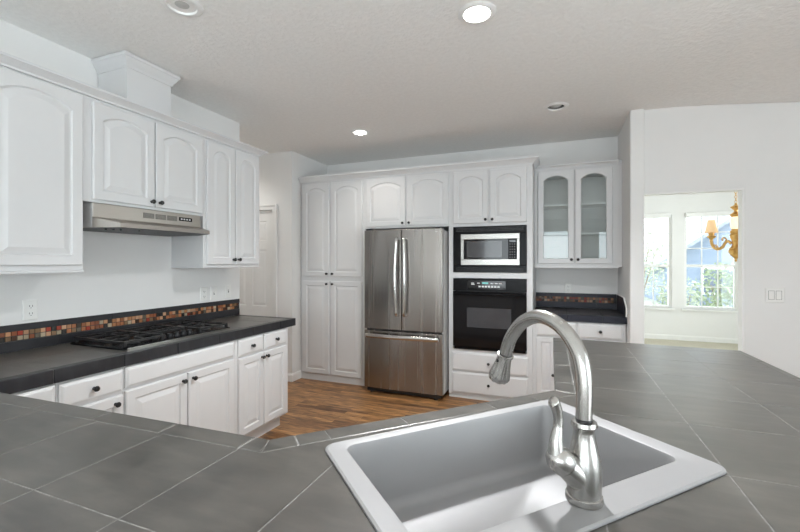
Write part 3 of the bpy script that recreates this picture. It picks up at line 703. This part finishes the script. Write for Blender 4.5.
# ------------------------------------------------------------------ gas cooktop
ck = thing('gas_cooktop', 'black gas cooktop with cast iron grates set in the left counter', 'cooktop', (-2.505, 1.935, TOP + .0006))
CX, CY = .24, .402
ls = [rrect(-CX, CX, -CY, CY, .02, 0, 4), rrect(-CX, CX, -CY, CY, .02, .008, 4), rrect(-CX + .008, CX - .008, -CY + .008, CY - .008, .016, .013, 4), rrect(-CX + .03, CX - .03, -CY + .03, CY - .03, .016, .007, 4)]
MB().loops(ls).build('cooktop_pan', 'black', ck)
rim = MB().box(CX + .0005, CX + .006, -CY + .02, CY - .02, .0, .009); rim.build('steel_edge', 'chrome', ck)
burn = [(-.11, -.26, .04), (.11, -.26, .034), (-.11, .26, .034), (.11, .26, .04), (-.06, 0, .05)]
for x, y, r in burn:
    b = MB().lathe([(r * 1.25, .007), (r * 1.25, .012), (r, .015), (r, .02), (0, .02)], 24, (x, y, 0)).build('burner', 'iron', ck, smooth=40)
    MB().lathe([(r * .92, .0202), (r * .95, .026), (r * .8, .028), (0, .028)], 24, (x, y, 0)).build('burner_cap', 'black', b, smooth=40)
def grate(y0, y1, x0=-.215, x1=.215):
    g = MB(); zt = .037; b = .0095
    for y in (y0, y1): g.bar((x0, y, zt), (x1, y, zt), b, .014)
    for x in (x0, x1, 0): g.bar((x, y0, zt - .0004), (x, y1, zt - .0004), b, .0132)
    ym = (y0 + y1) / 2
    for xc in ((x0) / 2, (x1) / 2):
        for dx, dy in ((1, 0), (-1, 0), (0, 1), (0, -1)):
            e = (xc + dx * abs(x1) / 2, ym + dy * (y1 - y0) / 2); s_ = (xc + dx * .022, ym + dy * .022)
            g.bar((s_[0], s_[1], zt + .005), (e[0], e[1], zt + .001), b * .8, .012)
    for x in (x0, x1):
        for y in (y0 + .01, y1 - .01): g.box(x - .008, x + .008, y - .008, y + .008, .0095, zt)
    return g.build('grate', 'iron', ck)
grate(-.385, -.135); grate(-.125, .125, -.215, .09); grate(.135, .385)
for i in range(5):
    kx, ky = .165, -.1 + i * .05
    MB().lathe([(.021, .0075), (.021, .014), (.017, .017), (.016, .032), (.012, .035), (0, .035)], 20, (kx, ky, 0)).build('control_knob', 'dkplastic', ck, smooth=40)

# ------------------------------------------------------------------ tall cabinets on the back wall (face y = 4.12)
YF = 4.12
pt = thing('pantry_cabinet', 'tall white four-door pantry cabinet left of the refrigerator', 'cabinet', (-2.905, YF, 0))
MB().box(0, .862, 0, .617, .065, 2.362).build('cabinet_body', 'paint', pt, bevel=.0015)
MB().box(0, .862, .002, .60, 0, .0645).build('toe_kick', 'paint', pt)
X0 = -2.905
for a, b, k in ((-2.868, -2.506, -2.53), (-2.476, -2.072, -2.452)):
    add_door(pt, a - X0, b - X0, 1.24, 2.342, .05, (k - X0, 1.272)); add_door(pt, a - X0, b - X0, .085, 1.185, 0, (k - X0, 1.152))
# bridge cabinet above the refrigerator
X1 = -2.0425
fb = thing('wall_cabinet', 'white two-door cabinet directly above the refrigerator', 'cabinet', (X1, YF, 0))
MB().box(0, .977, 0, .617, 1.785, 2.362).build('cabinet_body', 'paint', fb, bevel=.0015)
add_door(fb, -2.02 - X1, -1.549 - X1, 1.805, 2.345, .05, (-1.575 - X1, 1.835)); add_door(fb, -1.526 - X1, -1.069 - X1, 1.805, 2.345, .05, (-1.50 - X1, 1.835))
# oven tower: sides, rails, back, doors and drawers
X2 = -1.065; W2 = .835
ot = thing('oven_cabinet', 'tall white cabinet housing the microwave and wall oven', 'cabinet', (X2, YF, 0))
mb = MB().box(0, .045, 0, .617, .04, 2.362).box(W2 - .055, W2, 0, .617, .04, 2.362)
for z0, z1 in ((.04, .51), (1.245, 1.303), (1.775, 2.362)): mb.box(.045, W2 - .055, 0, .617, z0, z1)
mb.box(.045, W2 - .055, .6, .617, .51, 1.245).box(.045, W2 - .055, .6, .617, 1.303, 1.775)
mb.build('cabinet_body', 'paint', ot)
MB().box(0, W2, .012, .6, 0, .0395).build('toe_kick', 'paint', ot)
add_door(ot, -1.016 - X2, -.656 - X2, 1.805, 2.34, .05, (-.68 - X2, 1.838)); add_door(ot, -.636 - X2, -.285 - X2, 1.805, 2.34, .05, (-.612 - X2, 1.838))
for z0, z1 in ((.29, .48), (.06, .275)):
    add_drawer(ot, .035, W2 - .04, z0, z1)
# crown over the back run
CB = [(0, 2.352), (.012, 2.352), (.014, 2.362), (.032, 2.38), (.046, 2.396), (.056, 2.4), (.056, 2.42), (0, 2.42)]
struct('trim_4', sweep([(-2.912, YF), (X2 + W2, YF), (X2 + W2, 4.398)], [(o, z + .0105) for o, z in CB]), 'paint')

# ------------------------------------------------------------------ refrigerator
fx0, fx1, fy = -1.962, -1.082, 3.925
fr = thing('refrigerator', 'stainless steel french-door refrigerator with bottom freezer drawer', 'refrigerator', (fx0, fy, 0))
FW = fx1 - fx0
MB().box(.006, FW - .006, .075, .74, .05, 1.735).build('case', 'fridgeside', fr, bevel=.004)
def curved_front(x0, x1, z0, z1, bow=.012, n=10):
    fl, bl = [], []
    for i in range(n + 1):
        x = x0 + (x1 - x0) * i / n; u = (x - FW / 2) / (FW / 2); y = bow * u * u
        fl.append((x, y))
    poly = fl + [(x1, .07), (x0, .07)]
    return MB().prism(poly, z0, z1)
hm = FW / 2
dl = curved_front(.003, hm - .004, .695, 1.752).build('door', 'fridge', fr, smooth=30, bevel=.004); tag(dl, 'left french door')
dr = curved_front(hm + .004, FW - .003, .695, 1.752).build('door', 'fridge', fr, smooth=30, bevel=.004); tag(dr, 'right french door')
fz = curved_front(.003, FW - .003, .06, .675).build('freezer_drawer', 'fridge', fr, smooth=30, bevel=.004)
MB().box(.02, FW - .02, .045, .074, .674, .696).box(hm - .0035, hm + .0035, .03, .074, .7, 1.745).build('door_gasket', 'dkplastic', fr)
def vhandle(x, bow, parent):
    pts = [(x, .004, 1.655), (x, -.03, 1.65)] + [(x - bow * .012 * math.sin(PI * k / 12), -.048 - .014 * math.sin(PI * k / 12), 1.64 - (1.64 - .865) * k / 12) for k in range(13)] + [(x, -.03, .855), (x, .004, .85)]
    MB().tube(bez(pts, 3), .014, 14).build('handle', 'chrome', parent, smooth=60)
vhandle(hm - .042, 1, dl); vhandle(hm + .042, -1, dr)
pts = [(.035, .014, .628), (.037, -.02, .628), (.05, -.038, .628)] + [(.08 + (FW - .16) * k / 14, -.046 - .016 * math.sin(PI * k / 14), .628) for k in range(15)] + [(FW - .05, -.038, .628), (FW - .037, -.02, .628), (FW - .035, .014, .628)]
hl = []
cu = bez(pts, 3)
for k, p in enumerate(cu):
    d = (cu[min(k + 1, len(cu) - 1)] - cu[max(k - 1, 0)]).normalized(); nr = Vector((-d.y, d.x, 0))
    hl.append([p + nr * .009 * math.cos(a) + Vector((0, 0, .023 * math.sin(a))) for a in [2 * PI * q / 16 for q in range(16)]])
MB().loops(hl).build('handle', 'chrome', fz, smooth=60)
MB().box(.03, FW - .03, .03, .6, .02, .0555).build('toe_grille', 'dkplastic', fr)
for x in (.08, FW - .08):
    MB().lathe([(.022, 0), (.022, .012), (.012, .014), (.012, .03)], 14, (x, .05, 0)).build('levelling_foot', 'dkplastic', fr, smooth=40)
MB().box(FW - .075, FW - .06, .0035, .0075, 1.715, 1.723).build('badge', 'mark', dr)
for x in (.02, FW - .08): MB().box(x, x + .06, .02, .12, 1.7525, 1.768).build('hinge_cover', 'dkplastic', fr, bevel=.003)

# ------------------------------------------------------------------ microwave with trim kit
mx0, mx1, mz0, mz1 = -1.014, -.283, 1.306, 1.772
mw = thing('microwave', 'built-in stainless microwave in a black trim kit above the wall oven', 'microwave', (mx0, YF, mz0))
MWW, MWH = mx1 - mx0, mz1 - mz0
mb = MB()
for a, b, c, d in ((0, MWW, 0, .072), (0, MWW, MWH - .076, MWH), (0, .08, .072, MWH - .076), (MWW - .063, MWW, .072, MWH - .076)): mb.box(a, b, -.016, -.001, c, d)
mb.build('trim_kit', 'black', mw, bevel=.003)
for lo in (True, False):
    lv = MB()
    for z in (.012, .026, .04): lv.box(.03, MWW - .03, -.0185, -.0155, z if lo else MWH - z - .008, z + .005 if lo else MWH - z - .003)
    lv.build('vent_louvers', 'dkplastic', mw)
MB().box(.082, MWW - .066, .0, .42, .074, MWH - .079).build('case', 'dkplastic', mw)
a, b, c, d = .083, MWW - .066, .073, MWH - .079
fm = MB(); wx0, wx1, wz0, wz1 = a + .03, b - .026, c + .058, d - .052
fm.box(a, b, -.03, -.001, c, wz0).box(a, b, -.03, -.001, wz1, d).box(a, wx0, -.03, -.001, wz0, wz1).box(wx1, b, -.03, -.001, wz0, wz1)
fm.build('door_frame', 'microwave', mw, bevel=.002)
xk = wx1 - .082
MB().box(wx0 + .0005, xk - .001, -.027, -.002, wz0 + .0005, wz1 - .0005).build('window_glass', 'glassblack', mw)
kp = MB().box(xk, wx1 - .0005, -.028, -.002, wz0 + .0005, wz1 - .0005).build('keypad', 'black', mw)
MB().box(xk + .012, wx1 - .012, -.0295, -.0281, wz1 - .035, wz1 - .014).build('display', 'ovenwin', kp)
bt = MB()
for r in range(6):
    for q in range(3): bt.box(xk + .012 + q * .022, xk + .022 + q * .022, -.029, -.0281, wz0 + .016 + r * .026, wz0 + .024 + r * .026)
bt.build('buttons', 'dimmark', kp)
MB().box(wx0 + .03, xk - .06, -.0278, -.0271, wz0 + .02, wz1 - .02).build('door_screen', 'ovenwin', mw)

# ------------------------------------------------------------------ wall oven
oz0, oz1 = .515, 1.241
ov = thing('wall_oven', 'black built-in wall oven below the microwave', 'oven', (mx0, YF, oz0))
OW, OH = mx1 - mx0, oz1 - oz0
MB().box(.02, OW - .02, .0, .55, .005, OH - .01).build('case', 'dkplastic', ov)
cp = MB().box(0, OW, -.022, -.001, OH - .125, OH).build('control_panel', 'black', ov, bevel=.003)
MB().box(.15, .53, -.0242, -.0221, OH - .108, OH - .022).build('panel_glass', 'glassblack', cp)
MB().box(.30, .36, -.0262, -.0243, OH - .052, OH - .036).build('display', 'display', cp)
mk = MB()
for i, x in enumerate((.19, .25, .385, .425, .465)): mk.box(x, x + .028, -.0258, -.0243, OH - .05, OH - .042)
for i in range(7): mk.box(.265 + i * .031, .287 + i * .031, -.0258, -.0243, OH - .088, OH - .071)
mk.box(.19, .222, -.0258, -.0243, OH - .062, OH - .055)
mk.build('buttons', 'mark', cp)
dr_ = MB().box(0, OW, -.03, -.001, .03, OH - .13).build('oven_door', 'glassblack', ov, bevel=.004)
MB().box(.145, OW - .145, -.0315, -.0301, .23, .43).build('oven_window', 'ovenwin', dr_)
MB().tube([(.02, -.03, OH - .155), (.02, -.06, OH - .155), (.04, -.068, OH - .155), (OW - .04, -.068, OH - .155), (OW - .02, -.06, OH - .155), (OW - .02, -.03, OH - .155)], .011, 12).build('handle', 'black', dr_, smooth=50)
MB().box(.01, OW - .01, -.02, -.001, .0, .027).build('lower_vent', 'black', ov)

# ------------------------------------------------------------------ coffee nook: glass cabinet, base cabinet, counter, splash
gc = thing('glass_door_cabinet', 'white wall cabinet with two arched glass doors, right of the ovens', 'cabinet', (-.2275, 4.42, 0))
GW = .7775
mb = MB().box(0, .03, 0, .317, 1.362, 2.362).box(GW - .055, GW, 0, .317, 1.362, 2.362).box(.03, GW - .055, 0, .317, 1.362, 1.392).box(.03, GW - .055, 0, .317, 2.31, 2.362)
mb.box(.03, GW - .055, .305, .317, 1.392, 2.31).box(.37, .40, 0, .02, 1.392, 2.31)
mb.build('cabinet_body', 'cabinside', gc)
MB().box(-.001 + .0015, GW, -.0005, .0005, 1.3625, 1.39).box(.0005, .03, -.001, .0, 1.39, 2.36).box(GW - .055, GW, -.001, 0, 1.39, 2.36).box(.03, GW - .055, -.001, 0, 2.335, 2.36).build('face_frame', 'paint', gc)
for z in (1.69, 1.985): MB().box(.031, GW - .056, .025, .304, z, z + .018).build('shelf', 'paint', gc)
gx = lambda x: x + .2275
add_door(gc, gx(-.193), gx(.149), 1.392, 2.342, .048, (gx(.125), 1.435), .05, True)
add_door(gc, gx(.160), gx(.495), 1.392, 2.342, .048, (gx(.186), 1.435), .05, True)
MB().box(0, GW, -.012, .03, 1.348, 1.3615).build('light_rail', 'paint', gc, bevel=.003)
struct('trim_5', sweep([(-.229, 4.42), (.551, 4.42)], [(o, z + .001) for o, z in [(0, 2.362), (.01, 2.362), (.012, 2.372), (.028, 2.384), (.036, 2.388), (.036, 2.402), (0, 2.402)]]), 'paint')
struct('trim_6', MB().box(.5505, .578, 4.42, 4.44, 1.36, 2.40), 'paint')
nb = thing('base_cabinet', 'white base cabinet of the nook, half hidden behind the foreground counter', 'cabinet', (-.2285, 4.14, 0))
NW = .80
MB().box(0, NW, 0, .597, .105, .846).build('cabinet_body', 'paint', nb)
MB().box(0, NW, .07, .58, 0, .1045).build('toe_kick', 'paint', nb)
nx = lambda x: x + .2285
add_drawer(nb, nx(-.195), nx(.165), .70, .838); add_drawer(nb, nx(.175), nx(.548), .70, .838)
add_door(nb, nx(-.195), nx(-.02), .125, .685, 0, (nx(-.045), .33), .05); add_door(nb, nx(-.012), nx(.265), .125, .685, 0, (nx(.02), .645), .05); add_door(nb, nx(.275), nx(.548), .125, .685, 0, (nx(.30), .645), .05)
fld = [(-.2285, 4.163), (.5775, 4.163), (.5775, 4.737), (-.2285, 4.737)]
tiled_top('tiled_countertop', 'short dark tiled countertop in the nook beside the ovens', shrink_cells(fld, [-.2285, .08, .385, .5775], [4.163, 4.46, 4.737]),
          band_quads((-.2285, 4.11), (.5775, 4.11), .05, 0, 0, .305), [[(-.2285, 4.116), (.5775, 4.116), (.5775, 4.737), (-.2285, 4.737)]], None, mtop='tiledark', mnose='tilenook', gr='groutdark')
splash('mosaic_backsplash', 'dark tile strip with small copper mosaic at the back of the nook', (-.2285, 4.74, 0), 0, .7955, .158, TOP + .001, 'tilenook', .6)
# side return of the splash with its clipped front corner
sd_ = thing('side_backsplash', 'dark tiled side splash with a clipped corner against the nook side wall', 'backsplash', (.58, 4.725, 0))
pf = [(0, 0), (0, .158), (-.46, .158), (-.60, .075), (-.60, 0)]
MB().loops([[(-.001, y, TOP + .001 + z) for y, z in pf], [(-.012, y, TOP + .001 + z) for y, z in pf]]).build('splash_tile', 'tilenook', sd_, attr='tone')
pf2 = [(-.46, .158), (-.60, .075), (-.60, 0), (-.606, 0), (-.606, .079), (-.462, .164), (0, .164), (0, .158)]
MB().loops([[(-.001, y, TOP + .001 + z) for y, z in pf2], [(-.0125, y, TOP + .001 + z) for y, z in pf2]]).build('edge_strip', 'plastic', sd_)

# ------------------------------------------------------------------ recessed ceiling lights
LB = ['lit recessed ceiling light at the top centre, nearest the camera', 'lit recessed ceiling light in front of the refrigerator',
      'unlit recessed ceiling light over the left wall cabinets', 'unlit recessed eyeball light near the glass door cabinet']
for (x, y, on), lab in zip(LIGHTS, LB):
    t = thing('recessed_light', lab, 'ceiling light', (x, y, CEIL), 0, 'recessed ceiling lights')
    MB().lathe([(.064, .03), (.066, .0), (.070, -.009), (.088, -.010), (.100, -.002), (.100, -.0005), (.078, -.0005)], 40, cap=False).build('trim_ring', 'canring', t, smooth=40)
    MB().lathe([(.0652, .001), (.062, .06), (.06, .11), (.0, .11)], 36, cap=False).build('housing', 'canring' if on else 'canshadow', t, smooth=40)
    if on: MB().lathe([(.0, -.006), (.045, -.004), (.062, .003), (.060, .05), (0, .05)], 32, cap=False).build('bulb', 'bulb_on', t, smooth=40)
    else: MB().lathe([(.0, -.004), (.03, -.002), (.044, .006), (.047, .02), (.035, .09), (0, .09)], 32, cap=False).build('bulb', 'bulb_off', t, smooth=40)

# ------------------------------------------------------------------ chandelier in the dining room
cx, cy = 2.012, 6.05
ch = thing('chandelier', 'brass chandelier with small fabric shades hanging beyond the doorway', 'chandelier', (cx, cy, 1.41))
MB().lathe([(.0, 0), (.008, .005), (.014, .02), (.009, .035), (.022, .05), (.05, .08), (.07, .115), (.074, .14), (.06, .155), (.066, .168), (.045, .185), (.034, .22), (.04, .26), (.056, .30), (.06, .33), (.05, .345), (.058, .36), (.05, .38), (.04, .4)], 28).build('urn', 'brass', ch, smooth=40)
MB().lathe([(.038, .4), (.052, .43), (.056, .48), (.052, .52), (.04, .55)], 28).build('glass_column', 'lampglass', ch, smooth=40)
MB().lathe([(.042, .55), (.055, .565), (.058, .58), (.03, .6), (.016, .615), (.02, .63), (.05, .66), (.056, .672), (.03, .684), (.013, .7), (.01, .718), (0, .72)], 28).build('top_cap', 'brass', ch, smooth=40)
chn = MB(); z = .715; k = 0
while z < CEIL - 1.41 - .04:
    ringp = [Vector((.012 * math.cos(a) if k % 2 == 0 else 0, 0 if k % 2 == 0 else .012 * math.cos(a), z + .017 + .019 * math.sin(a))) for a in [2 * PI * i / 10 for i in range(11)]]
    chn.tube(ringp, .003, 6); z += .03; k += 1
chn.build('chain', 'brass', ch)
MB().lathe([(.0, -.045), (.012, -.045), (.02, -.035), (.06, -.02), (.065, -.001), (0, -.001)], 24, (0, 0, CEIL - 1.41)).build('canopy', 'brass', ch, smooth=40)
for i in range(3):
    a = math.radians(161.6 + 120 * i); ex = Vector((math.cos(a), math.sin(a), 0)); up = Vector((0, 0, 1))
    P = lambda r, z: ex * r + up * z
    pp = bez([P(.04, .22), P(.07, .255), P(.10, .235), P(.13, .18), P(.175, .16), P(.215, .19), P(.235, .25), P(.235, .29)], 5)
    arm = MB().tube(pp, .017, 10)
    arm.tube(bez([P(.10, .235), P(.09, .28), P(.115, .30), P(.13, .28), P(.12, .262)], 4), .009, 8)
    arm.tube(bez([P(.165, .165), P(.185, .205), P(.205, .21), P(.207, .19)], 4), .008, 8)
    ar = arm.build('arm', 'brass', ch, smooth=50)
    MB().lathe([(.018, .285), (.026, .295), (.044, .31), (.048, .325), (.026, .33), (.03, .345), (.032, .365), (.015, .37), (.015, .40), (0, .40)], 20, ex * .235).build('candle_cup', 'brass', ar, smooth=40)
    MB().lathe([(.07, .368), (.055, .43), (.038, .525), (.0375, .525), (.0545, .43), (.0695, .368)], 24, ex * .235, cap=False).build('lamp_shade', 'shade', ar, smooth=40)

# ------------------------------------------------------------------ outside the dining windows
struct('ground', MB().box(-30, 40, 8.8, 60, -.4, -.3), 'ground')
hs = thing('neighbour_house', 'pale blue-grey house with gabled roof seen through the dining window', 'house', (6.6, 19, -.3))
MB().box(-2.6, 4.5, 0, 6, 0, 1.75).build('house_wall', 'siding', hs)
g = MB().loops([[(-2.6, y, 1.75), (4.5, y, 1.75), (.95, y, 4.35)] for y in (0.02, 5.98)]); g.build('gable', 'siding', hs)
r = MB()
for sx in (-1, 1):
    ex_, top_ = (.95 + sx * 4.05, 1.37), (.95, 4.37)
    r.loops([[(ex_[0], y, ex_[1]), (top_[0], y, top_[1]), (top_[0], y, top_[1] + .16), (ex_[0], y, ex_[1] + .16)] for y in (-.5, 6.4)])
r.build('roof', 'shingle', hs)
for x in (-1.4, 1.0):
    wf = MB().box(x, x + 1.3, -.06, .0, .45, 1.5).build('house_window', 'trim', hs); MB().box(x + .08, x + 1.22, -.07, -.061, .52, 1.43).build('house_pane', 'housepane', wf)
def shrub(name, label, x, y, h, r, n, m, trunk, cat='shrub', z0=-.3):
    t = thing(name, label, cat, (x, y, z0)); mb = MB()
    for i in range(n):
        d = Vector((random.gauss(0, 1), random.gauss(0, 1), random.gauss(0, 1))).normalized() * random.random() ** .45
        c = Vector((d.x * r, d.y * r, (h + trunk) / 2 + d.z * (h - trunk) / 2)); a = Vector((random.gauss(0, 1), random.gauss(0, 1), random.gauss(0, 1))).normalized(); b = a.orthogonal().normalized()
        s_ = random.uniform(.035, .07); nn = a.cross(b) * s_ * .25
        mb.add([c - a * s_, c - b * s_ * .45 + nn, c + a * s_, c + b * s_ * .45 + nn], [(0, 1, 2, 3)])
    mb.build('foliage', m, t)['kind'] = 'stuff'
    st = MB()
    for k in range(4):
        a = k * 1.7; st.tube([(0, 0, 0), (.1 * math.cos(a), .1 * math.sin(a), trunk + .2), (r * .5 * math.cos(a), r * .5 * math.sin(a), h * .7)], [.03, .02, .008], 7)
    st.build('stems', 'bark', t)
shrub('shrub', 'low green shrub outside the right dining window', 3.3, 10.4, 1.75, .6, 900, 'leaf', .2)
shrub('shrub', 'pale loose shrub outside between the two dining windows', 2.3, 9.8, 1.5, .42, 600, 'leaf2', .2)
shrub('garden_tree', 'pale leafy young tree outside the left dining window', 2.0, 12.3, 3.0, .85, 1200, 'leaf2', .7, 'tree')
